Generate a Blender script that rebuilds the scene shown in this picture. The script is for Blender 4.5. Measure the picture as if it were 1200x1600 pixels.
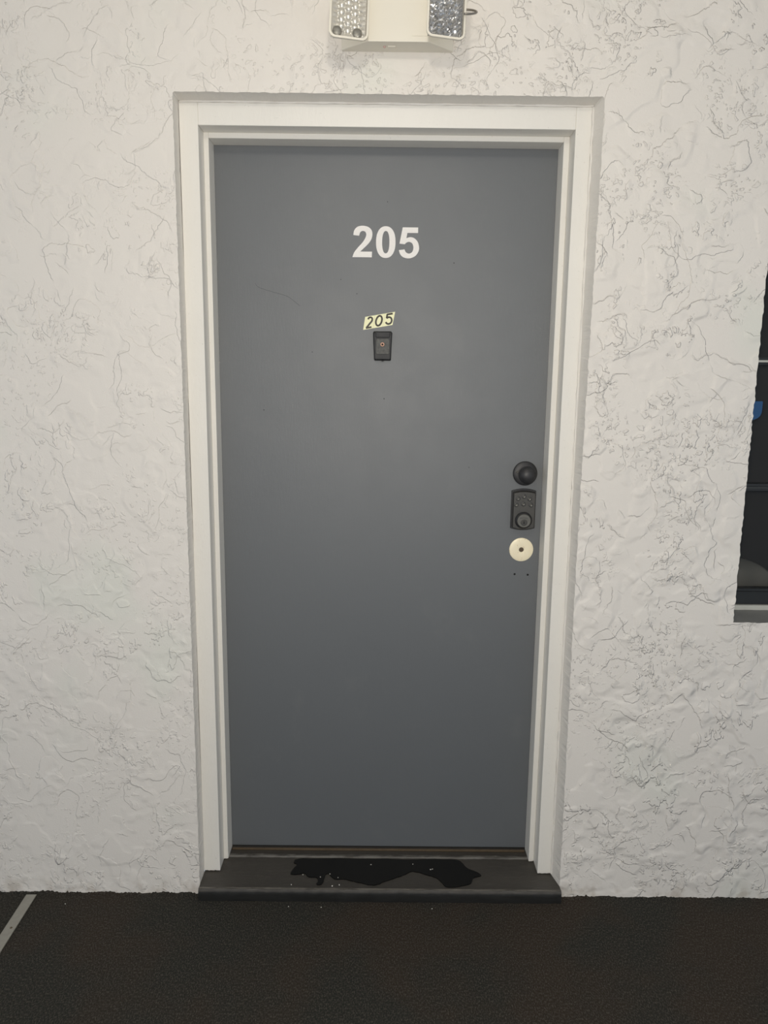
import bpy, bmesh, math, random
from mathutils import Vector, Matrix
random.seed(7)
for o in list(bpy.data.objects): bpy.data.objects.remove(o, do_unlink=True)
S = bpy.context.scene
COL = S.collection
R = math.radians

# ------------------------------------------------------------------ camera
cam = bpy.data.cameras.new('camera'); camo = bpy.data.objects.new('camera', cam); COL.objects.link(camo)
cam.sensor_fit = 'VERTICAL'; cam.sensor_height = 36.0; cam.lens = 36.0*1200.2/1600.0
cam.clip_start = 0.02
pit, rol, yaw = R(10.243), R(0.645), R(0.238)
Fh = Vector((math.sin(yaw), math.cos(yaw), 0)); Rt = Vector((math.cos(yaw), -math.sin(yaw), 0)); Zv = Vector((0, 0, 1))
Fw = Fh*math.cos(pit) - Zv*math.sin(pit); Up = Fh*math.sin(pit) + Zv*math.cos(pit)
rx = Rt*math.cos(rol) + Up*math.sin(rol); ux = Up*math.cos(rol) - Rt*math.sin(rol)
M4 = Matrix(((rx.x, ux.x, -Fw.x, -.0022), (rx.y, ux.y, -Fw.y, -1.9365), (rx.z, ux.z, -Fw.z, 1.4483), (0, 0, 0, 1)))
camo.matrix_world = M4
S.camera = camo

# ------------------------------------------------------------------ world, lights, exposure
W = bpy.data.worlds.new('world'); S.world = W; W.use_nodes = True
bg = W.node_tree.nodes['Background']; bg.inputs[0].default_value = (.80, .89, 1.0, 1); bg.inputs[1].default_value = .66
S.view_settings.view_transform = 'Standard'; S.view_settings.look = 'None'
S.view_settings.gamma = 1.0; S.view_settings.use_curve_mapping = False
S.view_settings.exposure = -0.05
CEIL_Z = 2.45
LAMP_POS = (-.02, -1.02, CEIL_Z)

def light(name, typ, loc, energy, color, **kw):
    l = bpy.data.lights.new(name, typ); l.energy = energy; l.color = color
    for k, v in kw.items(): setattr(l, k, v)
    o = bpy.data.objects.new(name, l); COL.objects.link(o); o.location = loc
    return o
# the phone's own flash, beside its lens
fl = light('phone_flash', 'SPOT', (-.012, -1.938, 1.462), 70, (1, .92, .81), shadow_soft_size=.012, spot_size=R(165), spot_blend=.5)
fl.rotation_euler = (R(90-8), 0, 0)

# ------------------------------------------------------------------ node helpers
class NT:
    def __init__(s, name):
        s.m = bpy.data.materials.new(name); s.m.use_nodes = True
        s.t = s.m.node_tree; s.b = s.t.nodes['Principled BSDF']; s.co = None
    def n(s, typ, **kw):
        x = s.t.nodes.new(typ)
        for k, v in kw.items(): setattr(x, k, v)
        return x
    def put(s, sock, v):
        if isinstance(v, bpy.types.NodeSocket): s.t.links.new(v, sock)
        elif isinstance(v, (tuple, list)) and sock.type == 'RGBA' and len(v) == 3: sock.default_value = (*v, 1)
        else: sock.default_value = v
    def obj(s):
        if not s.co: s.co = s.n('ShaderNodeTexCoord')
        return s.co.outputs['Object']
    def noise(s, scale, detail=2, rough=.5, vec=None, off=(0, 0, 0), stretch=(1, 1, 1), out='Fac', dist=0):
        mp = s.n('ShaderNodeMapping'); s.put(mp.inputs[0], vec or s.obj())
        mp.inputs[1].default_value = off; mp.inputs[3].default_value = stretch
        x = s.n('ShaderNodeTexNoise'); s.put(x.inputs['Vector'], mp.outputs[0])
        x.inputs['Scale'].default_value = scale; x.inputs['Detail'].default_value = detail
        x.inputs['Roughness'].default_value = rough; x.inputs['Distortion'].default_value = dist
        return x.outputs[out]
    def math(s, op, a, b=0.0, c=0.0):
        x = s.n('ShaderNodeMath', operation=op); s.put(x.inputs[0], a); s.put(x.inputs[1], b); s.put(x.inputs[2], c)
        return x.outputs[0]
    def step(s, v, lo, hi, a=0.0, b=1.0):
        x = s.n('ShaderNodeMapRange', interpolation_type='SMOOTHSTEP')
        s.put(x.inputs[0], v); x.inputs[1].default_value = lo; x.inputs[2].default_value = hi
        s.put(x.inputs[3], a); s.put(x.inputs[4], b); return x.outputs[0]
    def mix(s, f, a, b):
        x = s.n('ShaderNodeMix', data_type='RGBA'); s.put(x.inputs[0], f); s.put(x.inputs[6], a); s.put(x.inputs[7], b)
        return x.outputs[2]
    def vadd(s, v, w, k):
        a = s.n('ShaderNodeVectorMath', operation='SUBTRACT'); s.put(a.inputs[0], w); a.inputs[1].default_value = (.5, .5, .5)
        b = s.n('ShaderNodeVectorMath', operation='SCALE'); s.put(b.inputs[0], a.outputs[0]); b.inputs['Scale'].default_value = k
        c = s.n('ShaderNodeVectorMath', operation='ADD'); s.put(c.inputs[0], v); s.put(c.inputs[1], b.outputs[0])
        return c.outputs[0]
    def bump(s, h, dist=1.0, strength=1.0, normal=None):
        x = s.n('ShaderNodeBump'); x.inputs['Distance'].default_value = dist; x.inputs['Strength'].default_value = strength
        s.put(x.inputs['Height'], h)
        if normal: s.put(x.inputs['Normal'], normal)
        s.put(s.b.inputs['Normal'], x.outputs[0]); return x.outputs[0]
    def set(s, **kw):
        for k, v in kw.items(): s.put(s.b.inputs[k.replace('_', ' ')], v)
        return s.m

def plain(name, col, rough=.5, metal=0.0, var=.06, scale=40, grain=0.0, **kw):
    t = NT(name)
    n = t.noise(scale, 4)
    c = t.mix(n, tuple(x*(1-var*2) for x in col), tuple(min(1, x*(1+var)) for x in col))
    t.set(Base_Color=c, Roughness=t.step(n, .2, .8, rough*.9, min(1, rough*1.1)), Metallic=metal, **kw)
    if grain: t.bump(t.noise(scale*12, 3), grain)
    return t.m

def make_stucco():
    t = NT('white_stucco')
    p = t.obj()
    p1 = t.vadd(p, t.noise(4.5, 3, .55, out='Color'), .11)
    p2 = t.vadd(p1, t.noise(48, 4, .62, off=(3, 1, 2), out='Color'), .017)
    def mask(scale, off, lo, hi): return t.step(t.noise(scale, 2, .5, off=off), lo, hi)
    # trowelled plates: thin, broken, ragged steps
    def plates(scale, lo, w, off, ms, mlo, mhi, st=(1, 1, 1)):
        n = t.noise(scale, .8, .5, vec=p2, off=off, stretch=st)
        return t.math('MULTIPLY', t.step(n, lo, lo+w), mask(ms, (off[1]+4, 2, off[0]), mlo, mhi))
    def ridge(scale, w, off, ms, mlo, mhi, st=(1, 1, 1)):
        n = t.noise(scale, .8, .5, vec=p2, off=off, stretch=st)
        d = t.math('ABSOLUTE', t.math('SUBTRACT', n, .5))
        return t.math('MULTIPLY', t.step(d, 0, w, 1.0, 0.0), mask(ms, (off[2]+7, 5, off[0]), mlo, mhi))
    layers = [
        (plates(4.0, .50, .0045, (1.3, 0, 4.1), 8, .47, .56), .0019),
        (plates(6.5, .54, .0070, (9.3, 2, 0.4), 9, .46, .55), .0017),
        (plates(6.0, .43, .0065, (5.3, 6, 8.4, ), 9, .48, .57), .0017),
        (plates(9.0, .50, .0090, (7.7, 3, 2.9), 10, .52, .60), .0015),
        (ridge(5.0, .0055, (2.2, 8, 1.7), 9, .50, .60), .0013),
        (ridge(9.0, .0100, (6.1, 4, 3.3), 9, .54, .62), .0013),
    ]
    crumbs = t.math('MULTIPLY', t.step(t.noise(34, 3, .6, vec=p1, stretch=(1, 1, .75)), .56, .60), mask(6.0, (11, 3, 5), .50, .60))
    crumbs2 = t.math('MULTIPLY', t.step(t.noise(70, 2, .6, vec=p1, off=(2, 2, 2)), .58, .64), mask(5.0, (1, 9, 5), .48, .60))
    layers += [(crumbs, .0020), (crumbs2, .0013)]
    E = t.noise(260, 3, .6)
    F = t.noise(60, 3, .6)
    sx = t.n('ShaderNodeSeparateXYZ'); t.put(sx.inputs[0], p)
    amp = t.step(sx.outputs[0], -.6, .7, .75, 1.35)      # heavier hand on the right of the door
    h = t.math('MULTIPLY', layers[0][0], layers[0][1])
    for x, k in layers[1:]:
        h = t.math('ADD', h, t.math('MULTIPLY', x, k))
    h = t.math('MULTIPLY', h, amp)
    h = t.math('ADD', h, t.math('MULTIPLY', E, .0004)); h = t.math('ADD', h, t.math('MULTIPLY', F, .0003))
    t.bump(h, 1.0, 1.0)
    c = t.mix(t.noise(3, 3), (.755, .712, .655), (.80, .762, .705))
    c = t.mix(t.step(t.noise(3.4, 2, off=(4, 4, 4)), .55, .75), c, (.745, .735, .665))   # faint greenish weathering
    dirt = t.math('MULTIPLY', t.step(sx.outputs[2], .0, .07, 1.0, 0.0), t.step(t.noise(22, 4, .6), .45, .7))
    c = t.mix(t.math('MULTIPLY', dirt, .55), c, (.40, .33, .25))
    t.set(Base_Color=c, Roughness=.54)
    t.b.inputs['Specular IOR Level'].default_value = .5
    return t.m

def make_door_paint():
    t = NT('slate_grey_door_paint')
    c = t.mix(t.noise(2.2, 3), (.108, .117, .125), (.118, .127, .134))
    c = t.mix(t.step(t.noise(9, 4, .6), .6, .8), c, (.125, .133, .138))
    h = t.math('MULTIPLY', t.noise(260, 2, .5, stretch=(1, 1, .12)), .00012)
    h = t.math('ADD', h, t.math('MULTIPLY', t.noise(500, 2), .00010))
    h = t.math('ADD', h, t.math('MULTIPLY', t.noise(60, 3), .00012))
    t.bump(h)
    r = t.step(t.noise(14, 4), .3, .7, .535, .56)
    t.set(Base_Color=c, Roughness=r); t.b.inputs['Specular IOR Level'].default_value = 1.0
    return t.m

def make_carpet():
    t = NT('charcoal_outdoor_carpet')
    c = t.mix(t.step(t.noise(3.2, 3), .4, .62), (.021, .022, .019), (.031, .024, .018))
    f = t.noise(330, 3, .7, stretch=(1, .5, 1)); f2 = t.noise(120, 4, .7, stretch=(.6, 1, 1), off=(3, 3, 0))
    c = t.mix(t.step(f, .45, .70), c, (.080, .070, .058))
    c = t.mix(t.math('MULTIPLY', t.step(f2, .60, .72), .6), c, (.080, .073, .062))
    t.bump(t.math('ADD', t.math('MULTIPLY', f, .0022), t.math('MULTIPLY', f2, .0018)))
    t.set(Base_Color=c, Roughness=.95); t.b.inputs['Specular IOR Level'].default_value = .15
    return t.m

def make_threshold_paint():
    t = NT('black_threshold_paint')
    n = t.noise(9, 4, .6, stretch=(.5, 1, 1)); n2 = t.noise(60, 4, .65, stretch=(.25, 1, 1))
    sy = t.n('ShaderNodeSeparateXYZ'); t.put(sy.inputs[0], t.obj())
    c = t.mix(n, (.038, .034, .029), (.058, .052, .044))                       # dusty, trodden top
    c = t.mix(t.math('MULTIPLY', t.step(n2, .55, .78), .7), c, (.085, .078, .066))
    c = t.mix(t.step(sy.outputs[2], .026, .032, 1.0, 0.0), c, (.012, .012, .011))   # riser darkened, its shade put into the paint colour
    lip = t.math('MULTIPLY', t.step(sy.outputs[1], -.0235, -.0215, 0.0, 1.0), t.step(sy.outputs[1], -.0175, -.0150, 1.0, 0.0))
    c = t.mix(t.math('MULTIPLY', lip, t.step(n2, .30, .60)), c, (.150, .138, .118))  # paint rubbed off the nosing
    bar = t.math('MULTIPLY', t.step(sy.outputs[1], .117, .120, 0.0, 1.0), t.step(sy.outputs[1], .131, .134, 1.0, 0.0))
    c = t.mix(t.math('MULTIPLY', bar, t.step(n2, .40, .62)), c, (.120, .113, .100))
    t.bump(t.math('ADD', t.math('MULTIPLY', n2, .0012), t.math('MULTIPLY', t.noise(260, 2), .0003)))
    t.set(Base_Color=c, Roughness=t.step(n2, .3, .7, .5, .65))
    return t.m

def make_wet():
    t = NT('wet_black'); n = t.noise(30, 3)
    t.set(Base_Color=t.mix(n, (.003, .003, .003), (.006, .006, .005)), Roughness=.10, IOR=1.33)
    return t.m

def make_frame_paint():
    t = NT('cream_white_frame_paint')
    c = t.mix(t.noise(5, 4), (.79, .765, .71), (.85, .825, .765))
    c = t.mix(t.math('MULTIPLY', t.step(t.noise(150, 3, .6), .66, .74), .35), c, (.45, .42, .37))
    h = t.math('ADD', t.math('MULTIPLY', t.noise(180, 3, .6, stretch=(1, 1, .25)), .0004), t.math('MULTIPLY', t.noise(45, 3), .0006))
    t.bump(h); t.set(Base_Color=c, Roughness=.42)
    return t.m

def make_glass(name, rough=0.0, ior=1.45, tint=(1, 1, 1)):
    """thin clear sheet: Fresnel reflection over straight transmission"""
    t = NT(name); n = t.noise(3, 2)
    fr_ = t.n('ShaderNodeFresnel'); fr_.inputs[0].default_value = ior
    tr = t.n('ShaderNodeBsdfTransparent'); t.put(tr.inputs[0], t.mix(n, tint, tuple(x*.98 for x in tint)))
    gl = t.n('ShaderNodeBsdfGlossy'); gl.inputs['Roughness'].default_value = rough
    mx = t.n('ShaderNodeMixShader'); t.put(mx.inputs[0], fr_.outputs[0]); t.put(mx.inputs[1], tr.outputs[0]); t.put(mx.inputs[2], gl.outputs[0])
    t.t.links.new(mx.outputs[0], t.t.nodes['Material Output'].inputs[0])
    return t.m

def make_brass():
    t = NT('worn_brass')
    n = t.noise(120, 4, .7); sc = t.noise(260, 3, .6, stretch=(1, 1, .3))
    c = t.mix(n, (1, .87, .60), (1, .93, .72)); c = t.mix(t.step(sc, .62, .75), c, (.62, .42, .22))
    t.set(Base_Color=c, Roughness=.42, Metallic=.1); t.bump(t.math('MULTIPLY', sc, .0003))
    return t.m

M = dict(
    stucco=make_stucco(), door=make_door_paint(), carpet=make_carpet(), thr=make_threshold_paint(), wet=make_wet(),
    frame=make_frame_paint(), glass=make_glass('window_glass', 0.0, 1.22), lens=make_glass('clear_prismatic_plastic', .08, 1.5), brass=make_brass(),
    black=plain('oil_rubbed_black', (.030, .030, .032), .42, .15, .1, 60, .0003),
    blackp=plain('dull_black_plastic', (.018, .019, .021), .5, 0, .1, 90, .0004),
    bronze=plain('aged_bronze_plate', (.085, .082, .076), .42, .55, .12, 70, .0003),
    bronze2=plain('worn_bronze_highlight', (.15, .146, .132), .4, .5, .12, 90, .0003),
    dark=plain('dark_cavity', (.006, .006, .006), .8),
    vinyl=plain('white_vinyl', (.93, .90, .86), .5, 0, .03, 200, .0003),
    tile=plain('pale_yellow_reflective_tape', (.92, .90, .56), .45, 0, .04, 150),
    ink=plain('black_print', (.020, .014, .006), .5),
    cream=plain('cream_plastic', (.77, .73, .63), .45, 0, .02, 12),
    whitep=plain('flash_glare_reflector', (.97, .94, .86), .25, .55, .03, 60),  # left lamp dish: flash glare put into a paler colour than its twin
    chrome=plain('mirror_reflector', (.80, .80, .80), .16, .9, .03, 60),
    alu=plain('brushed_aluminium', (.36, .35, .31), .45, .55, .1, 80, .0003),
    steel=plain('dull_steel_wire', (.30, .28, .25), .35, .8, .1, 60),
    wood=plain('worn_brown_metal', (.12, .085, .05), .5, .2, .2, 60, .0006),
    sill=plain('grey_sill_paint', (.20, .20, .19), .5, 0, .1, 30, .0006),
    winw=plain('white_window_metal', (.55, .55, .50), .45, 0, .06, 30),
    wind=plain('dark_window_metal', (.016, .018, .019), .45, 0, .1, 30),
    blue=plain('blue_sticker', (.012, .075, .20), .5, 0, .05, 40),
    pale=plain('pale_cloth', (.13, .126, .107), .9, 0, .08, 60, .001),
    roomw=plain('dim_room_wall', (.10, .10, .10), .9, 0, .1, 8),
    soffit=plain('white_soffit_paint', (.72, .71, .68), .8, 0, .03, 20, .001),
    render=plain('smooth_painted_render', (.77, .74, .69), .6, 0, .03, 25, .0008),
    copper=plain('copper_ring', (.72, .42, .30), .35, .6, .1, 90),
    peepf=plain('scuffed_grey_metal', (.15, .15, .14), .4, .3, .35, 220, .0006),
    chip=plain('white_paint_chip', (.85, .83, .76), .6, 0, .05, 100),
    pink=plain('faded_red_mark', (.62, .42, .38), .5, 0, .05, 80),
)
def make_emit(name, col, s):
    t = NT(name); t.set(Base_Color=t.mix(t.noise(20), col, tuple(x*.97 for x in col)), Roughness=.5)
    t.put(t.b.inputs['Emission Color'], col); t.b.inputs['Emission Strength'].default_value = s
    return t.m

# ------------------------------------------------------------------ mesh helpers
def finish(name, bm, mat, parent=None, smooth=False, bevel=0, loc=None, seg=2):
    bmesh.ops.recalc_face_normals(bm, faces=bm.faces[:])
    me = bpy.data.meshes.new(name); bm.to_mesh(me); bm.free()
    if smooth:
        for p in me.polygons: p.use_smooth = True
    me.materials.append(M[mat] if isinstance(mat, str) else mat)
    o = bpy.data.objects.new(name, me); COL.objects.link(o)
    if loc: o.location = loc
    if parent: o.parent = parent
    if bevel:
        b = o.modifiers.new('bevel', 'BEVEL'); b.width = bevel; b.segments = seg; b.limit_method = 'ANGLE'; b.angle_limit = R(35)
    if smooth and smooth != 'all':
        me.set_sharp_from_angle(angle=R(38))
    return o
def empty(name, loc=(0, 0, 0)):
    o = bpy.data.objects.new(name, None); COL.objects.link(o); o.location = loc; o.empty_display_size = .05
    return o
def tag(o, label, cat, group=None):
    o['label'] = label; o['category'] = cat
    if group: o['group'] = group
    return o
def struct(o, label, cat):
    o['kind'] = 'structure'; o['label'] = label; o['category'] = cat; return o
def box(bm, x0, x1, y0, y1, z0, z1):
    v = [bm.verts.new(p) for p in ((x0, y0, z0), (x1, y0, z0), (x1, y1, z0), (x0, y1, z0), (x0, y0, z1), (x1, y0, z1), (x1, y1, z1), (x0, y1, z1))]
    for f in ((0, 1, 2, 3), (4, 5, 6, 7), (0, 1, 5, 4), (1, 2, 6, 5), (2, 3, 7, 6), (3, 0, 4, 7)): bm.faces.new([v[i] for i in f])
def boxo(name, b, mat, parent=None, **kw):
    bm = bmesh.new(); box(bm, *b); return finish(name, bm, mat, parent, **kw)
def prism(bm, pts, y0, y1, s1=1.0, hole=None):
    """outline in the x-z plane, front face at y0 (towards the camera), back at y1"""
    cx = sum(p[0] for p in pts)/len(pts); cz = sum(p[1] for p in pts)/len(pts)
    f = [bm.verts.new((cx+(p[0]-cx)*s1, y0, cz+(p[1]-cz)*s1)) for p in pts]; b = [bm.verts.new((p[0], y1, p[1])) for p in pts]
    n = len(pts)
    for i in range(n): bm.faces.new((f[i], f[(i+1) % n], b[(i+1) % n], b[i]))
    if hole:
        hf = [bm.verts.new((p[0], y0, p[1])) for p in hole]; hb = [bm.verts.new((p[0], y1, p[1])) for p in hole]
        for i in range(n):
            j = (i+1) % n
            bm.faces.new((f[i], f[j], hf[j], hf[i])); bm.faces.new((b[i], b[j], hb[j], hb[i])); bm.faces.new((hf[i], hf[j], hb[j], hb[i]))
    else:
        bm.faces.new(f); bm.faces.new(b[::-1])
def lathe(bm, prof, cx, cz, y0, n=40):
    """profile (radius, distance out of the door) turned about an axis along -y"""
    rings = []
    for r, d in prof:
        if r <= 1e-6: rings.append([bm.verts.new((cx, y0-d, cz))])
        else: rings.append([bm.verts.new((cx+r*math.cos(2*math.pi*i/n), y0-d, cz+r*math.sin(2*math.pi*i/n))) for i in range(n)])
    for a, b in zip(rings, rings[1:]):
        for i in range(n):
            j = (i+1) % n
            if len(a) == 1 and len(b) == 1: continue
            if len(a) == 1: bm.faces.new((a[0], b[i], b[j]))
            elif len(b) == 1: bm.faces.new((a[i], a[j], b[0]))
            else: bm.faces.new((a[i], a[j], b[j], b[i]))
def latheo(name, prof, cx, cz, y0, mat, parent, n=40):
    bm = bmesh.new(); lathe(bm, prof, cx, cz, y0, n); return finish(name, bm, mat, parent, smooth=True)
def tube(bm, pts, r, n=10, closed=False):
    rings = []; N = len(pts); pts = [Vector(p) for p in pts]
    for i, p in enumerate(pts):
        a = pts[(i-1) % N] if closed or i > 0 else p; b = pts[(i+1) % N] if closed or i < N-1 else p
        t = (b-a).normalized(); u = t.cross(Vector((.13, .4, 1))).normalized(); w = t.cross(u)
        rings.append([bm.verts.new(p+u*r*math.cos(2*math.pi*k/n)+w*r*math.sin(2*math.pi*k/n)) for k in range(n)])
    for i in range(N if closed else N-1):
        A, B = rings[i], rings[(i+1) % N]
        for k in range(n): bm.faces.new((A[k], A[(k+1) % n], B[(k+1) % n], B[k]))
    if not closed: bm.faces.new(rings[0][::-1]); bm.faces.new(rings[-1])
def rrect(x0, x1, z0, z1, r, n=6):
    out = []
    for cx, cz, a in ((x1-r, z1-r, 0), (x0+r, z1-r, 90), (x0+r, z0+r, 180), (x1-r, z0+r, 270)):
        for k in range(n+1):
            t = R(a+90*k/n); out.append((cx+r*math.cos(t), cz+r*math.sin(t)))
    return out
def ellipse(cx, cz, rx, rz, n=48, e=2.0):
    out = []
    for i in range(n):
        t = 2*math.pi*i/n; c, s = math.cos(t), math.sin(t)
        out.append((cx+rx*math.copysign(abs(c)**(2/e), c), cz+rz*math.copysign(abs(s)**(2/e), s)))
    return out
def catmull(P, n=5, closed=False):
    out = []; N = len(P)
    for i in range(N if closed else N-1):
        p0 = P[(i-1) % N] if closed or i > 0 else P[i]; p1 = P[i]; p2 = P[(i+1) % N]; p3 = P[(i+2) % N] if closed or i < N-2 else p2
        for k in range(n):
            t = k/n
            out.append(tuple(.5*(2*b+(c-a)*t+(2*a-5*b+4*c-d)*t*t+(3*b-a-3*c+d)*t**3) for a, b, c, d in zip(p0, p1, p2, p3)))
    if not closed: out.append(P[-1])
    return out
def ribbon(bm, pts, w, y0, y1):
    """a painted stroke of width w along pts (x-z), as a thin solid"""
    L, Rr = [], []
    for i, p in enumerate(pts):
        a = pts[max(i-1, 0)]; b = pts[min(i+1, len(pts)-1)]
        d = Vector((b[0]-a[0], b[1]-a[1])).normalized(); nn = Vector((-d.y, d.x))*w/2
        L.append((p[0]+nn.x, p[1]+nn.y)); Rr.append((p[0]-nn.x, p[1]-nn.y))
    vs = [[bm.verts.new((q[0], y, q[1])) for q in s] for y in (y0, y1) for s in (L, Rr)]
    fl_, fr, bl, br = vs
    for i in range(len(pts)-1):
        bm.faces.new((fl_[i], fl_[i+1], fr[i+1], fr[i])); bm.faces.new((bl[i], br[i], br[i+1], bl[i+1]))
        bm.faces.new((fl_[i], bl[i], bl[i+1], fl_[i+1])); bm.faces.new((fr[i], fr[i+1], br[i+1], br[i]))
    bm.faces.new((fl_[0], fr[0], br[0], bl[0])); bm.faces.new((fl_[-1], bl[-1], br[-1], fr[-1]))
def wob(t, seed, a):
    return a*(math.sin(t*61+seed)*.35+math.sin(t*143+seed*2.3)*.35+math.sin(t*317+seed*1.7)*.3)+random.uniform(-a, a)*.45

# ================================================================== THE SETTING
# --- stucco wall with a door opening and a window opening
XL, XR0, XR1 = -2.6, .74, 2.6
ZT = CEIL_Z
TH = .20
WX0, WX1, WZ0, WZ1 = .9285, 1.85, .8125, 2.16
bm = bmesh.new()
def poly(pts): return bm.faces.new([bm.verts.new((x, 0, z)) for x, z in pts])
def seq(a, b, step=.007):
    n = max(2, int(abs(b-a)/step)); return [a+(b-a)*i/n for i in range(n+1)]
lefte = [(-.4988+wob(z, 1, .0011), z) for z in seq(0, 2.080)]
tope = [(x, 2.089+wob(x, 2, .0010)) for x in seq(-.4945, .505)]
righte = [(.511-.0045*math.sin(max(0, min(1, z/2.09))*math.pi)**2+wob(z, 3, .0012), z) for z in seq(2.082, 0)]
open_edge = lefte+[(-.4978, 2.086)]+tope+[(.5095, 2.087)]+righte
# inner line of the reveal, where it meets the frame
def inner(p, i):
    if i < len(lefte): return (-.4985+.001*math.sin(p[1]*9)+wob(p[1], 5, .0005), p[1])
    if i < len(lefte)+2+len(tope)-1: return (max(-.4985, min(.4995, p[0])), 2.0857)
    return (.4985, min(p[1], 2.0857))
basez = lambda x: .001*math.sin(x*4)
botL = [(x, -.002) for x in (XL, -.4988)]
fv = []
pts = [(XL, -.03), (-.4988, -.03)]+open_edge+[(.511, -.03), (XR0, -.03), (XR0, ZT), (XL, ZT)]
F1 = poly(pts)
vv = list(F1.verts)[2:2+len(open_edge)]
iv = []
for i, p in enumerate(open_edge):
    q = inner(p, i); iv.append(bm.verts.new((q[0], .0535, q[1])))
for i in range(len(vv)-1): bm.faces.new((vv[i], vv[i+1], iv[i+1], iv[i])).material_index = 1
# hidden return behind the frame
bk = [bm.verts.new((v.co.x, TH, v.co.z)) for v in (iv[0], iv[len(lefte)], iv[len(lefte)+len(tope)], iv[-1])]
# right hand part, with the window hole
wl = [(WX0+wob(z, 4, .0020), z) for z in seq(WZ0, WZ1)]
poly([(XR0, -.03), (XR0, ZT)]+[(WX0, ZT)]+wl[::-1]+[(WX0, -.03)])
wlv = [v for v in bm.faces[:][-1].verts] if False else None
wb = [(x, WZ0+wob(x, 6, .0012)) for x in seq(WX0, WX1)]
poly([(WX0, -.03)]+wb+[(WX1, -.03)])
poly([(WX0, ZT), (WX1, ZT), (WX1, WZ1), (WX0, WZ1)])
poly([(WX1, -.03), (XR1, -.03), (XR1, ZT), (WX1, ZT)])
# window reveals (sides and top)
def reveal(edge, yd=.098):
    a = [bm.verts.new((x, 0, z)) for x, z in edge]; b = [bm.verts.new((x, yd, z)) for x, z in edge]
    for i in range(len(a)-1): bm.faces.new((a[i], a[i+1], b[i+1], b[i]))
reveal(wl); reveal([(WX1, WZ0), (WX1, WZ1)]); reveal([(WX0, WZ1), (WX1, WZ1)])
# the body of the wall behind: solid faces at the back around the two openings
def back(x0, x1, z0, z1):
    bm.faces.new([bm.verts.new(p) for p in ((x0, TH, z0), (x1, TH, z0), (x1, TH, z1), (x0, TH, z1))])
back(XL, -.505, -.03, ZT); back(-.505, .515, 2.10, ZT); back(.515, WX0, -.03, ZT); back(WX0, WX1, -.03, WZ0-.03); back(WX0, WX1, WZ1, ZT); back(WX1, XR1, -.03, ZT)
bmesh.ops.remove_doubles(bm, verts=bm.verts[:], dist=.00001)
bmesh.ops.triangulate(bm, faces=bm.faces[:])
wall = finish('wall_front', bm, 'stucco'); wall.data.materials.append(M['render'])
struct(wall, 'off-white trowelled stucco wall around the grey door', 'wall')
# ragged bead of stucco and caulk along the frame's edge
def bead(name, path, r, mat, parent):
    b2 = bmesh.new(); tube(b2, path, r, 6)
    for v in b2.verts: v.co += Vector((random.uniform(-1, 1), random.uniform(-1, 1), random.uniform(-1, 1)))*r*.35
    return finish(name, b2, mat, parent, smooth=True)

# --- floor: outdoor carpet on the walkway
bm = bmesh.new(); box(bm, XL, XR1, -2.7, 0, -.06, 0)
floor = struct(finish('floor', bm, 'carpet'), 'dark charcoal brown outdoor carpet on the walkway', 'floor')
def fringe(x0, x1, seed, base, amp):
    b2 = bmesh.new(); xs = seq(x0, x1, .004); prev = None
    for x in xs:
        h = base+amp*max(0, .5+.5*math.sin(x*23+seed)*math.sin(x*57+seed*3)+random.uniform(-.35, .35))
        if random.random() < .02: h += .004
        d = .006+random.uniform(0, .002)
        cur = [b2.verts.new(p) for p in ((x, -d, -.001), (x, -d*.45, h), (x, -.0003, h+.0008), (x, 0.0, -.001))]
        if prev:
            for k in range(3): b2.faces.new((prev[k], cur[k], cur[k+1], prev[k+1]))
        prev = cur
    return finish('carpet_edge', b2, 'carpet', floor)
fringe(XL, -.4995, .4, .001, .006); fringe(.515, XR1, 2.0, .001, .0045)

# --- walkway ceiling
bm = bmesh.new(); box(bm, XL, XR1, -2.7, TH, CEIL_Z, CEIL_Z+.12)
struct(finish('ceiling', bm, 'soffit'), 'plain white walkway ceiling above the door', 'ceiling')

# --- door frame
fr = empty('trim_1', (0, 0, .035)); struct(fr, 'cream white painted double-rabbeted door frame', 'door frame')
def fp(name, b, **kw):
    o = boxo(name, b, 'frame', None, **kw); o.parent = fr; o.matrix_parent_inverse = Matrix.Translation((0, 0, -.035)); return o
JY, SY, DY = .0525, .1078, .1697
def jag(name, x0, x1, y0, y1, z1, seed):
    """upright with a slightly ragged foot where the black paint was cut in"""
    b2 = bmesh.new(); n = 10
    lo = [.0362+abs(wob(i*.37, seed, .0022)) for i in range(n+1)]; xs = [x0+(x1-x0)*i/n for i in range(n+1)]
    f = [b2.verts.new((x, y0, z)) for x, z in zip(xs, lo)]+[b2.verts.new((x1, y0, z1)), b2.verts.new((x0, y0, z1))]
    k = [b2.verts.new((x, y1, z)) for x, z in zip(xs, lo)]+[b2.verts.new((x1, y1, z1)), b2.verts.new((x0, y1, z1))]
    b2.faces.new(f); b2.faces.new(k[::-1])
    for i in range(len(f)): j = (i+1) % len(f); b2.faces.new((f[i], f[j], k[j], k[i]))
    o = finish(name, b2, 'frame', None, bevel=.0016); o.parent = fr; o.matrix_parent_inverse = Matrix.Translation((0, 0, -.035)); return o
jag('jamb', -.4983, -.4529, JY, DY+.03, 2.0855, 1); jag('jamb', .4588, .4983, JY, DY+.03, 2.0855, 2)
fp('head', (-.4529, .4588, JY, DY+.03, 2.0321, 2.0855), bevel=.0016)
jag('stop', -.4528, -.4404, SY, DY-.001, 2.0320, 3); jag('stop', .4438, .4587, SY, DY-.001, 2.0320, 4)
fp('stop', (-.4404, .4438, SY, DY-.001, 2.0186, 2.0320), bevel=.0012)
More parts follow.
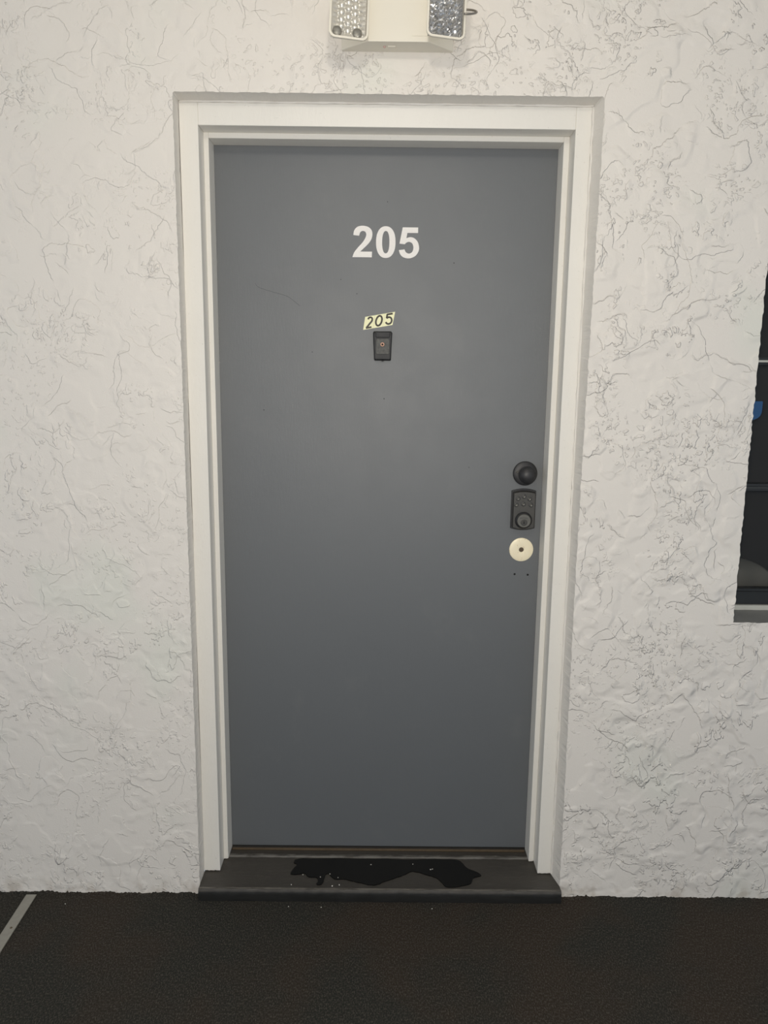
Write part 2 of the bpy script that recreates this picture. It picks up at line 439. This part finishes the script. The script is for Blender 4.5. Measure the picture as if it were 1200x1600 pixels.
for nm, pth, r in (('caulk', [(.4985+wob(z, 8, .0006), .050, z) for z in seq(.04, 2.083, .02)], .0035), ('caulk', [(x, .0505, 2.0845) for x in seq(-.495, .498, .02)], .003)):
    o = bead(nm, pth, r, 'render', None); o.parent = fr; o.matrix_parent_inverse = Matrix.Translation((0, 0, -.035))

# --- threshold
th = bmesh.new()
prof = [(-.027, -.001), (-.0285, .020), (-.0270, .0300), (-.0235, .0352), (-.0190, .0360), (-.0140, .0345), (.02, .0340), (.09, .0345), (.1195, .0348), (.1225, .0385), (.1300, .0392), (.1345, .0365), (.1380, .0345), (.1500, .0340), (.20, .0340), (.20, -.001)]
xs = seq(-.4975, .511, .009)
rings = []
for x in xs:
    w = [(y+(wob(x+y, y*50, .0012) if i < 6 else wob(x, i, .0004)), max(-.001, z+(wob(x, i*1.7, .0006) if 0 < i < 13 else 0))) for i, (y, z) in enumerate(prof)]
    ins = max(0, .0045-abs(x-(-.4975)), .0045-abs(x-.511))
    rings.append([th.verts.new((x, y, z)) for y, z in w])
for a, b in zip(rings, rings[1:]):
    for i in range(len(prof)-1): th.faces.new((a[i], a[i+1], b[i+1], b[i]))
th.faces.new(rings[0]); th.faces.new(rings[-1][::-1])
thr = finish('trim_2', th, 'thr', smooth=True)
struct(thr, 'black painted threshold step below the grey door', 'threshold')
boxo('sweep_strip', (-.4375, .4408, .154, .160, .0345, .0402), 'wood', thr, bevel=.001)['label'] = 'worn brown metal strip under the door'

# ================================================================== DOOR
door = boxo('door_1', (-.4525, .4584, DY, DY+.044, .0405, 2.0316), 'door', bevel=.0015)
struct(door, 'slate grey painted flush apartment door numbered 205', 'door')
def P(u, v): return (-.0229+(u-587)*.001684, 1.7479+(402-v)*.0016)         # big numerals, on the door face
def C4(a, b): return P(520+a/6.4, 330+b/6.4)
two = catmull([C4(*p) for p in ((205, 240), (213, 195), (245, 158), (298, 147), (352, 158), (386, 190), (394, 235), (382, 285), (348, 333), (305, 375), (275, 405))], 5)
two += [C4(392, 405), C4(390, 462), C4(197, 462)]
two += catmull([C4(*p) for p in ((197, 462), (212, 418), (245, 372), (295, 315), (322, 272), (333, 236), (324, 208), (298, 198), (274, 212), (262, 247))], 5)[1:]
bm = bmesh.new(); prism(bm, two, DY-.0006, DY); a = finish('door_number', bm, 'vinyl', door); a['label'] = 'white vinyl numeral 2'
bm = bmesh.new(); c = C4(528, 308); prism(bm, ellipse(*c, 97/6.4*.001684, 159/6.4*.0016, 64, 2.25), DY-.0006, DY, hole=ellipse(*c, 36/6.4*.001684, 112/6.4*.0016, 64, 2.3))
a = finish('door_number', bm, 'vinyl', door); a['label'] = 'white vinyl numeral 0'
five = [C4(695, 158), C4(848, 158), C4(848, 213), C4(742, 213)]
five += catmull([C4(*p) for p in ((733, 266), (772, 255), (812, 266), (846, 302), (860, 352), (855, 398), (822, 445), (765, 468), (706, 458), (673, 427), (660, 386))], 5)
five += catmull([C4(*p) for p in ((716, 378), (731, 408), (762, 420), (792, 403), (804, 362), (793, 320), (764, 303), (736, 309), (717, 327))], 5)
five += [C4(665, 321)]
bm = bmesh.new(); prism(bm, five, DY-.0006, DY); a = finish('door_number', bm, 'vinyl', door); a['label'] = 'white vinyl numeral 5'

def Q(a, b):                                                              # small tilted number tiles
    u, v = 560+a/15, 480+b/15
    return (-.0028+(u-597.5)*.0017, 1.5244+(538-v)*.00166+(u-597.5)*.00002)
def para(s0, s1):
    tl, tr, br, bl = (150, 225), (855, 105), (795, 415), (105, 530)
    L = lambda p, q, s: Q(p[0]+(q[0]-p[0])*s, p[1]+(q[1]-p[1])*s)
    return [L(bl, br, s0), L(bl, br, s1), L(tl, tr, s1), L(tl, tr, s0)]
tiles = [(0, .332), (.336, .664), (.667, 1.0)]
strokes = [[(222, 283), (240, 247), (285, 236), (317, 265), (308, 322), (255, 388), (180, 484)], None, [(672, 166), (655, 258), (700, 232), (752, 245), (776, 300), (756, 362), (705, 390), (658, 377), (636, 345)]]
for k, (s0, s1) in enumerate(tiles):
    bm = bmesh.new(); prism(bm, para(s0, s1), DY-.0005, DY)
    tl = finish('number_tile', bm, 'tile', door); tl['label'] = 'pale yellow sticker tile with black %s' % '205'[k]
    bm = bmesh.new(); w = .0047; y0, y1 = DY-.0009, DY-.0005
    if k == 1:
        el = []
        for i in range(41):
            t = 2*math.pi*i/40; x, y = 70*math.cos(t), 115*math.sin(t); el.append(Q(475+x-y*.14, 315+y-x*.12))
        ribbon(bm, el, w, y0, y1)
    else:
        st = strokes[k]
        if k == 0:
            ribbon(bm, catmull([Q(*p) for p in st], 6), w, y0, y1); ribbon(bm, [Q(170, 486), Q(302, 462)], w, y0-.00005, y1)
        else:
            ribbon(bm, [Q(798, 147), Q(664, 169)], w, y0-.00005, y1); ribbon(bm, [Q(st[0][0], st[0][1]-6), Q(*st[1])], w, y0, y1)
            ribbon(bm, catmull([Q(*p) for p in st[1:]], 6), w, y0-.00008, y1)
    finish('digit', bm, 'ink', tl)

# peephole viewer: tapered bezel, brow, scuffed plate, ring
pv = bmesh.new()
out = [(-.0285, 1.5545), (-.026, 1.5588), (.0205, 1.5590), (.0238, 1.5545), (.0222, 1.5200), (.0210, 1.4830), (.0190, 1.4808), (-.0230, 1.4808), (-.0252, 1.4830), (-.0272, 1.5200)]
prism(pv, out, DY-.012, DY, .90)
pvo = finish('door_viewer', pv, 'blackp', door, bevel=.0015); pvo['label'] = 'black tapered peephole housing'
bm = bmesh.new(); prism(bm, [(-.0215, 1.5560), (.0175, 1.5560), (.0170, 1.5415), (-.0210, 1.5415)], DY-.0155, DY-.011, .96); finish('brow', bm, 'blackp', pvo, bevel=.0012)
bm = bmesh.new(); prism(bm, rrect(-.0196, .0156, 1.4985, 1.5385, .004, 4), DY-.0135, DY-.0115, .98); a = finish('face_plate', bm, 'peepf', pvo); a['label'] = 'scuffed grey plate'
latheo('peephole_ring', [(.0028, 0), (.0028, .0018), (.0048, .0022), (.0054, .0010), (.0054, -.001)], -.0028, 1.5235, DY-.0132, 'copper', pvo, 24)['label'] = 'worn copper ring'
latheo('peephole_lens', [(.0029, .0002), (.0022, .0010), (0, .0014)], -.0028, 1.5235, DY-.0132, 'dark', pvo, 20)
bm = bmesh.new(); prism(bm, [(-.006, 1.4815), (.002, 1.4815), (.0005, 1.4785), (-.0045, 1.4785)], DY-.008, DY, .9); finish('clip', bm, 'blackp', pvo)

# round black rosette with knob
ro = latheo('knob_rosette', [(.0335, 0), (.0338, .004), (.0325, .0075), (.0290, .0095), (.0190, .0105), (0, .0108)], .3945, 1.1805, DY, 'black', door, 56)
latheo('knob', [(.0150, 0), (.0150, .008), (.0165, .013), (.0212, .018), (.0240, .025), (.0240, .032), (.0212, .040), (.0145, .0455), (.007, .0475), (0, .0480)], .3945, 1.1805, DY-.0095, 'black', ro, 48)
latheo('screw', [(.0034, -.002), (.0034, .0008), (.0024, .0014), (.0012, .0004), (0, .0003)], .3715, 1.1850, DY-.0104, 'bronze2', ro, 16)['label'] = 'bright screw head'

# keypad deadbolt
def arcplate(x0, x1, z0, z1, ct, cb, n=14):
    top = [(x1+(x0-x1)*i/n, z1+ct*(1-(2*i/n-1)**2)) for i in range(n+1)]
    bot = [(x0+(x1-x0)*i/n, z0-cb*(1-(2*i/n-1)**2)) for i in range(n+1)]
    return top+bot
bm = bmesh.new(); prism(bm, arcplate(.3592, .4278, 1.0262, 1.1325, .0060, .0058), DY-.004, DY, .985); kp = finish('keypad_lock', bm, 'black', door, bevel=.001)
kp['label'] = 'dark bronze keypad deadbolt plate'
bm = bmesh.new(); prism(bm, arcplate(.3628, .4245, 1.0288, 1.1290, .0048, .0048), DY-.020, DY-.0035, .955); fpz = finish('face', bm, 'bronze', kp, bevel=.0016, seg=3)
FY = DY-.020
for x, z in ((.3913, 1.119), (.3751, 1.1127), (.4066, 1.1118), (.3705, 1.0955), (.3903, 1.0977), (.4112, 1.0952)):
    latheo('button_recess', [(.0066, -.0005), (.0064, .0004), (.0052, .0006), (0, .0004)], x, z, FY, 'black', kp, 24)
    latheo('button', [(.0054, -.0008), (.0054, .0002), (.0045, .0004), (.0044, .0018), (.0036, .0022), (.0022, .0014), (0, .0012)], x, z, FY, 'bronze2', kp, 24)
cy = latheo('cylinder_collar', [(.0238, -.001), (.0238, .001), (.0225, .0045), (.0196, .0068), (.0190, .0058), (0, .0056)], .3925, 1.0520, FY, 'black', kp, 48)
latheo('cylinder_face', [(.0185, 0), (.0185, .0038), (.0176, .0046), (0, .0046)], .3925, 1.0520, FY-.005, 'bronze2', kp, 40)
latheo('key_plug', [(.0092, 0), (.0092, .0012), (.0082, .0014), (.0080, .0008), (.0070, .0008), (.0068, .0016), (0, .0016)], .3922, 1.0480, FY-.0096, 'bronze', kp, 28)
bm = bmesh.new(); prism(bm, [(.3912, 1.0530), (.3926, 1.0530), (.3926, 1.0488), (.3940, 1.0478), (.3940, 1.0448), (.3906, 1.0444), (.3902, 1.0470), (.3914, 1.0484)], FY-.0114, FY-.0108); finish('keyway', bm, 'dark', kp)
bm = bmesh.new()                                                              # worn maker's lettering on the cylinder, no longer readable
for i in range(7):
    x = .3825+i*.0030; z = 1.0598+.0008*(1-((i-3)/3)**2)
    box(bm, x-.0010, x+.0007, FY-.0099, FY-.0095, z-.0010, z+.0007+.0004*(i % 2))
a = finish('worn_lettering', bm, 'black', kp); a['kind'] = 'stuff'

# brass blanking disc with a hole
br = latheo('brass_disc', [(.0068, .0004), (.0070, .0026), (.0090, .0030), (.0300, .0032), (.0332, .0022), (.0338, .0)], .3935, .9645, DY, 'brass', door, 64); br['label'] = 'bright worn brass cover disc'
latheo('spindle_hole', [(.0069, .0006), (.0040, .0008), (0, .0012)], .3935, .9645, DY, 'wood', br, 24)
for x, z in ((.3779, .8931), (.4151, .8916)): latheo('screw_hole', [(.0030, 0), (.0028, .0005), (.0012, .0002), (0, .0001)], x, z, DY, 'dark', door, 16)
# scratch and specks in the paint
bm = bmesh.new()
sp = catmull([Q((399-560)*15, (443-480)*15), Q((404-560)*15, (449-480)*15), Q((425-560)*15, (456-480)*15), Q((440-560)*15, (460-480)*15), Q((452-560)*15, (465-480)*15), Q((468-560)*15, (478-480)*15)], 4)
ribbon(bm, sp, .0009, DY-.00025, DY); a = finish('scratch', bm, plain('dark_scratch', (.075, .082, .088), .7), door); a['label'] = 'thin wandering scratch'
for u, v, r in ((603, 320, .0012), (707, 412, .0014), (557, 459, .0012), (487, 550, .0012), (601, 625, .0014), (409, 643, .0014), (532, 437, .0011), (740, 738, .0012)):
    x, z = Q((u-560)*15, (v-480)*15); latheo('speck', [(r, 0), (r*.7, .0003), (0, .0003)], x, z, DY, 'dark', door, 8)

# ================================================================== WINDOW
win = empty('window_1', ((WX0+WX1)/2, .1, WZ0)); struct(win, 'dark awning window with grey sill beside the door', 'window')
def wp(name, b, mat, **kw):
    o = boxo(name, b, mat, None, **kw); o.parent = win; o.matrix_parent_inverse = Matrix.Translation(win.location).inverted(); return o
b2 = bmesh.new(); prism_pts = [(0.0, WZ0-.02), (0.0, WZ0-.0005), (.098, WZ0+.0045), (.098, WZ0-.02)]
xs = seq(WX0+.002, WX1-.002, .012); pr = None
for x in xs:
    cur = [b2.verts.new((x, y+(.0005 if y == 0 else 0), z+(wob(x, 3, .0004) if z > WZ0-.01 else 0))) for y, z in prism_pts]
    if pr:
        for k in range(4): b2.faces.new((pr[k], cur[k], cur[(k+1) % 4], pr[(k+1) % 4]))
    else: b2.faces.new(cur)
    pr = cur
b2.faces.new(pr[::-1])
o = finish('sill', b2, 'sill', None); o.parent = win; o.matrix_parent_inverse = Matrix.Translation(win.location).inverted()
wp('frame_rail', (WX0+.002, WX1-.002, .098, .14, .8165, .8300), 'winw', bevel=.001)['label'] = 'thin white bottom rail'
wp('frame_rail', (WX0+.002, WX1-.002, .098, .14, 2.140, WZ1-.001), 'winw', bevel=.001)
wp('frame_stile', (WX0+.003, WX0+.028, .098, .14, .8300, 2.140), 'winw', bevel=.001); wp('frame_stile', (WX1-.028, WX1-.003, .098, .14, .8300, 2.140), 'winw', bevel=.001)
lv = [.8305, 1.1570, 1.4900, 1.8230, 2.1395]
for k in range(4):
    z0, z1 = lv[k], lv[k+1]
    hb = .045 if k == 0 else .010
    wp('sash_rail', (WX0+.029, WX1-.029, .106, .132, z0+.0005, z0+hb), 'wind', bevel=.0008)
    wp('sash_rail', (WX0+.029, WX1-.029, .106, .132, z1-.010, z1-.0005), 'wind', bevel=.0008)
    wp('sash_stile', (WX0+.029, WX0+.041, .106, .132, z0+hb, z1-.010), 'wind'); wp('sash_stile', (WX1-.041, WX1-.029, .106, .132, z0+hb, z1-.010), 'wind')
    wp('pane', (WX0+.0415, WX1-.0415, .118, .122, z0+hb+.0005, z1-.0105), 'glass')
wp('bead', (WX0+.030, WX1-.030, .100, .1055, .8655, .8680), 'wind'); wp('bead', (WX0+.030, WX1-.030, .100, .1055, 1.1550, 1.1590), plain('grey_window_metal', (.035, .038, .038), .5)); 
wp('bead', (WX0+.004, WX1-.004, .0975, .1055, 1.4872, 1.4925), 'winw')['label'] = 'thin white glazing bar'
# room behind the window
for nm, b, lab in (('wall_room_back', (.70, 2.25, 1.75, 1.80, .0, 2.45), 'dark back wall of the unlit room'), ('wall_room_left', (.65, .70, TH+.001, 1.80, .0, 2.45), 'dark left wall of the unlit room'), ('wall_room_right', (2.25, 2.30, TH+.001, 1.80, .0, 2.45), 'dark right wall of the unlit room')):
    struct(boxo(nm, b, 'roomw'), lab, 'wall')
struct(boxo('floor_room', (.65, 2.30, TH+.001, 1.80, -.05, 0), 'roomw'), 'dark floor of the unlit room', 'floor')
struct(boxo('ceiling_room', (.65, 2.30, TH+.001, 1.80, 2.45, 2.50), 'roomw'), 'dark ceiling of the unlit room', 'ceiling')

# ================================================================== THINGS
# --- sticker on the inside of the pane
sx, sz = .9735, 1.3620
sh = [(sx-.036, sz+.024), (sx+.036, sz+.024), (sx+.036, sz-.004), (sx+.033, sz-.014), (sx+.026, sz-.021), (sx+.014, sz-.0255), (sx-.014, sz-.0255), (sx-.026, sz-.021), (sx-.033, sz-.014), (sx-.036, sz-.004)]
bm = bmesh.new(); prism(bm, [(x-.002, z) for x, z in sh], .1172, .1178); tag(finish('window_sticker', bm, 'blue'), 'blue round-bottomed sticker on the dark window glass', 'sticker')
# --- pillow just inside the window, on a low ledge
led = boxo('window_ledge', (WX0+.01, WX1-.01, .145, .40, .795, .825), 'roomw', bevel=.003); struct(led, 'dark ledge inside the window', 'ledge')
bm = bmesh.new(); bmesh.ops.create_uvsphere(bm, u_segments=40, v_segments=24, radius=1)
for v in bm.verts:
    x, y, z = v.co
    k = lambda q: math.copysign(abs(q)**.72, q)
    v.co = (k(x)*.17, y*.060*(1+.15*math.sin(x*9)), k(z)*.050+.004*math.sin(x*6+y*4))
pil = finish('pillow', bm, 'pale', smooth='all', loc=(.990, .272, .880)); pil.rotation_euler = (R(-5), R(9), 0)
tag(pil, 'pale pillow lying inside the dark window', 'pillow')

# --- emergency light above the door
EL = empty('emergency_light', (.0245, 0, 2.178)); tag(EL, 'cream twin-head emergency light mounted above the door', 'emergency light')
def ep(o):
    o.parent = EL; o.matrix_parent_inverse = Matrix.Translation(EL.location).inverted(); return o
zb, zt = 2.1785, 2.330
bm = bmesh.new()
bx = [(-.1035, 0.0), (.1525, 0.0), (.1525, -.010), (.0930, -.066), (-.0420, -.066), (-.1035, -.010)]
lo = [bm.verts.new((x, y, zb+(-.003 if y < -.05 else 0))) for x, y in bx]; hi = [bm.verts.new((x, y, zt)) for x, y in bx]
bm.faces.new(lo); bm.faces.new(hi[::-1])
for i in range(6): bm.faces.new((lo[i], lo[(i+1) % 6], hi[(i+1) % 6], hi[i]))
ep(finish('housing', bm, 'cream', bevel=.0018))
bm = bmesh.new(); box(bm, .056, .0915, -.0672, -.066, 2.1875, 2.1895); ep(finish('raised_line', bm, 'cream'))
bm = bmesh.new(); bmesh.ops.create_uvsphere(bm, u_segments=12, v_segments=8, radius=.0032); ep(finish('indicator', bm, 'pink', smooth='all', loc=(-.005, -.036, 2.1765)))['label'] = 'faded red indicator'
ep(boxo('test_button', (.002, .020, -.040, -.032, 2.1750, 2.1775), 'cream', bevel=.0006))

def head(cx, cz, yawd, rolld, dish_mat):
    """lamp head: hood, rim, reflector dish, prismatic lens; built about its own front centre and then swivelled"""
    w, h = .0860, .115
    mt = Matrix.Translation((cx, -.088, cz)) @ Matrix.Rotation(R(yawd), 4, 'Z') @ Matrix.Rotation(R(-6), 4, 'X') @ Matrix.Rotation(R(rolld), 4, 'Y')
    def fin(name, b, mat, par=None, **kw):
        bmesh.ops.transform(b, matrix=mt, verts=b.verts[:]); o = finish(name, b, mat, None, **kw)
        if par: o.parent = par; o.matrix_parent_inverse = par.matrix_world.inverted()
        else: ep(o)
        return o
    b = bmesh.new()
    O = rrect(-w/2, w/2, -h/2, h/2, .014, 7); n = len(O)
    I = rrect(-w/2+.0042, w/2-.0042, -h/2+.0042, h/2-.0042, .0105, 7)
    J = rrect(-w/2+.004, w/2-.004, -h/2+.004, h/2-.004, .0105, 7)
    sc = lambda pts, k: [(x*k, z*k) for x, z in pts]
    loops = [(sc(O, .60), .024), (sc(O, .80), .008), (sc(O, .985), -.0085), (sc(O, 1.0), -.011), (O, -.0145), (I, -.0150), (J, -.006)]
    V = [[b.verts.new((x, y, z)) for x, z in L] for L, y in loops]
    for A, B in zip(V, V[1:]):
        for i in range(n): j = (i+1) % n; b.faces.new((A[i], A[j], B[j], B[i]))
    b.faces.new(V[0])
    hd = fin('lamp_head', b, 'cream', smooth=True)
    # reflector dish: ribbed columns of small facets
    domes = dish_mat == 'whitep'
    b = bmesh.new(); nx, nz = (40, 56) if domes else (20, 28); G = []
    iw, ih = w-.010, h-.010
    for k in range(nz+1):
        row = []
        for i in range(nx+1):
            x = -iw/2+iw*i/nx; z = -ih/2+ih*k/nz
            e = min(1, (iw/2-abs(x))/.012, (ih/2-abs(z))/.012)
            col = abs(math.sin(math.pi*(x+iw/2)/(iw/4)))
            d = -.004+.006*e+.0045*e*col+(random.uniform(-.0016, .0016)+.0012*math.sin(k*2.1+i*.6))*e
            if domes:
                px, pz = (i % 8)/4-1, ((k+(4 if (i//8) % 2 else 0)) % 8)/4-1
                d = -.004+.009*e-.0055*e*math.sqrt(max(0, 1-(px*px+pz*pz)*.8))
            row.append(b.verts.new((x, d, z)))
        G.append(row)
    for k in range(nz):
        for i in range(nx): b.faces.new((G[k][i], G[k][i+1], G[k+1][i+1], G[k+1][i]))
    fin('reflector', b, dish_mat, hd, smooth='all' if domes else False)
    if domes:
        for bxp in (-.024, .020):
            b = bmesh.new(); bmesh.ops.create_uvsphere(b, u_segments=20, v_segments=14, radius=1, matrix=Matrix.Translation((bxp, -.0025, -ih/2+.0145)) @ Matrix.Diagonal((.0108, .005, .0105, 1)))
            fin('bulb', b, 'alu', hd, smooth='all')
    # lens: clear cover with rows of little domes on its outer face
    b = bmesh.new(); nx, nz = 32, 44; Fr, Bk = [], []
    for k in range(nz+1):
        rf, rb = [], []
        for i in range(nx+1):
            x = -iw/2+iw*i/nx; z = -ih/2+ih*k/nz
            if abs(x) > iw/2-.009 and abs(z) > ih/2-.009:
                cxx = math.copysign(iw/2-.009, x); czz = math.copysign(ih/2-.009, z); dx, dz = x-cxx, z-czz; q = max(abs(dx), abs(dz)); l = math.hypot(dx, dz)
                if l > 1e-9: x, z = cxx+dx*q/l, czz+dz*q/l
            e = max(0, min(1, (iw/2-abs(x))/.008, (ih/2-abs(z))/.008))
            dome = abs(math.sin(math.pi*i/4))*abs(math.sin(math.pi*k/4))
            rf.append(b.verts.new((x, -.0125-.0020*e*dome, z))); rb.append(b.verts.new((x, -.0105, z)))
        Fr.append(rf); Bk.append(rb)
    for k in range(nz):
        for i in range(nx):
            b.faces.new((Fr[k][i], Fr[k][i+1], Fr[k+1][i+1], Fr[k+1][i])); b.faces.new((Bk[k][i], Bk[k+1][i], Bk[k+1][i+1], Bk[k][i+1]))
    for k in range(nz):
        b.faces.new((Fr[k][0], Fr[k+1][0], Bk[k+1][0], Bk[k][0])); b.faces.new((Fr[k][nx], Bk[k][nx], Bk[k+1][nx], Fr[k+1][nx]))
    for i in range(nx):
        b.faces.new((Fr[0][i], Bk[0][i], Bk[0][i+1], Fr[0][i+1])); b.faces.new((Fr[nz][i], Fr[nz][i+1], Bk[nz][i+1], Bk[nz][i]))
    fin('lens', b, 'lens', hd)
    # swivel between head and housing
    b = bmesh.new(); bmesh.ops.create_cone(b, cap_ends=True, segments=20, radius1=.016, radius2=.016, depth=.03, matrix=Matrix.Translation((0, .034, 0)) @ Matrix.Rotation(R(90), 4, 'X'))
    fin('swivel', b, 'cream', smooth=True)
    return hd
head(-.0840, 2.2195, 9, 3, 'whitep'); head(.1275, 2.2235, 9, 3, 'chrome')
# wire bail sticking out beside the right-hand head
b = bmesh.new(); pl = []
for i in range(25):
    t = R(-100+200*i/24); pl.append((.171+.0255*math.cos(t), -.085+.019*math.sin(t), 2.2300+math.tan(R(33))*.019*math.sin(t)))
tube(b, pl, .0022, 8); ep(finish('wire_loop', b, 'steel', smooth='all'))['label'] = 'bent steel wire loop'

# --- aluminium carpet strip on the floor at the left, with screws
fs = boxo('carpet_strip', (-.0145, .0145, -.95, 0, 0, .0035), 'alu', bevel=.0012, loc=(-.968, -.0105, 0)); fs.rotation_euler = (0, 0, R(1.2))
tag(fs, 'flat aluminium transition strip screwed across the dark carpet', 'carpet strip')
for y in (-.132, -.42, -.72):
    b = bmesh.new(); bmesh.ops.create_cone(b, cap_ends=True, segments=14, radius1=.0036, radius2=.0026, depth=.0012, matrix=Matrix.Translation((0.003, y, .0040))); finish('screw', b, 'wood', fs)

# --- wet patch on the threshold
def blob(out, z0, z1, name, mat):
    from mathutils.geometry import delaunay_2d_cdt
    n = len(out)
    vs, es, fs, *_ = delaunay_2d_cdt([Vector(p) for p in out], [(i, (i+1) % n) for i in range(n)], [], 1, 1e-5)
    b = bmesh.new(); t = [b.verts.new((v.x, v.y, z1)) for v in vs]
    fc = [b.faces.new([t[i] for i in f]) for f in fs]
    ret = bmesh.ops.extrude_face_region(b, geom=fc)
    for v in ret['geom']:
        if isinstance(v, bmesh.types.BMVert): v.co.z = z0
    return finish(name, b, mat)
wet = [(-.235, .112), (-.247, .094), (-.236, .084), (-.246, .062), (-.249, .042), (-.228, .040), (-.212, .046), (-.196, .030), (-.175, .028), (-.168, .010), (-.172, -.002), (-.160, -.004), (-.152, .012), (-.150, .038), (-.140, .044), (-.132, .030), (-.118, .020), (-.098, .022), (-.070, .012), (-.045, .004), (-.020, -.004), (.002, .000), (.015, .010), (.045, .026), (.080, .044), (.100, .058), (.130, .048), (.165, .030), (.182, .008), (.190, -.008), (.215, -.010), (.240, -.002), (.262, .008), (.272, .030), (.296, .042), (.285, .058), (.262, .072), (.250, .092), (.236, .112), (.190, .116), (.130, .114), (.080, .1115), (.030, .116), (-.040, .1135), (-.110, .116), (-.180, .113)]
wp2 = blob([(x+random.uniform(-1, 1)*.0009, y+random.uniform(-1, 1)*.0009) for x, y in catmull(wet, 3, True)], .0340, .0366, 'wet_patch', 'wet')
tag(wp2, 'black glossy wet patch spread over the threshold', 'puddle')
for i, (x, y) in enumerate(((-.214, .038), (-.163, .028), (-.137, .042), (-.113, .026), (-.158, .001), (-.127, -.008), (-.108, -.003), (-.242, -.004), (-.020, .086), (.102, .090), (.152, .066), (.158, .068))):
    b = bmesh.new(); s = random.uniform(.0010, .0019); n = random.choice((4, 5, 6)); ph = random.random()*6
    onp = y > .02
    pts = [(x+s*(1.5 if i in (8, 10) else 1)*math.cos(ph+2*math.pi*k/n)*random.uniform(.7, 1.2), y+s*math.sin(ph+2*math.pi*k/n)*random.uniform(.7, 1.2)) for k in range(n)]
    b.free(); c = blob(pts, .0362 if onp else .0345, .0376 if onp else .0366, 'paint_chip', 'chip')
    if i in (8, 10): tag(c, ('long white paint chip on the wet patch below the peephole', '', 'long pale paint chip on the wet patch beside a speck')[i-8], 'paint chip', 'paint chips on the threshold')
    elif i in (4, 5, 6, 7): tag(c, 'tiny white paint chip on the dry threshold near its front edge', 'paint chip', 'paint chips on the threshold')
    else: tag(c, 'tiny white speck of paint on the black wet patch', 'paint chip', 'paint chips on the threshold')
for x, y in ((-.155, -.050), (-.245, -.048), (.150, -.052), (-.86, -.045)):
    s = .0013; c = blob([(x+s*math.cos(k*1.05), y+s*math.sin(k*1.05)*.8) for k in range(6)], 0, .0012, 'paint_chip', 'chip')
    tag(c, 'tiny white paint chip lying on the dark carpet', 'paint chip', 'paint chips on the carpet')

# --- ceiling lamp over the walkway
CL = empty('ceiling_lamp', LAMP_POS); tag(CL, 'round flush ceiling lamp over the walkway', 'ceiling lamp')
def turned(name, prof, mat):
    b = bmesh.new(); n = 40; rr = []
    for r, z in prof: rr.append([b.verts.new((r*math.cos(2*math.pi*i/n), r*math.sin(2*math.pi*i/n), z)) for i in range(n)])
    for A, B in zip(rr, rr[1:]):
        for i in range(n): j = (i+1) % n; b.faces.new((A[i], A[j], B[j], B[i]))
    b.faces.new(rr[-1]); return finish(name, b, mat, CL, smooth=True)
turned('base', [(.115, 0), (.115, -.02), (.10, -.024), (.09, -.022)], 'winw')
turned('diffuser', [(.098, -.022), (.094, -.045), (.070, -.062), (.035, -.070), (.004, -.072)], make_emit('lit_diffuser', (1, .93, .80), 3.0))
lp = light('ceiling_lamp_light', 'POINT', (LAMP_POS[0], LAMP_POS[1], LAMP_POS[2]-.11), 6.5, (1, .93, .82), shadow_soft_size=.035)
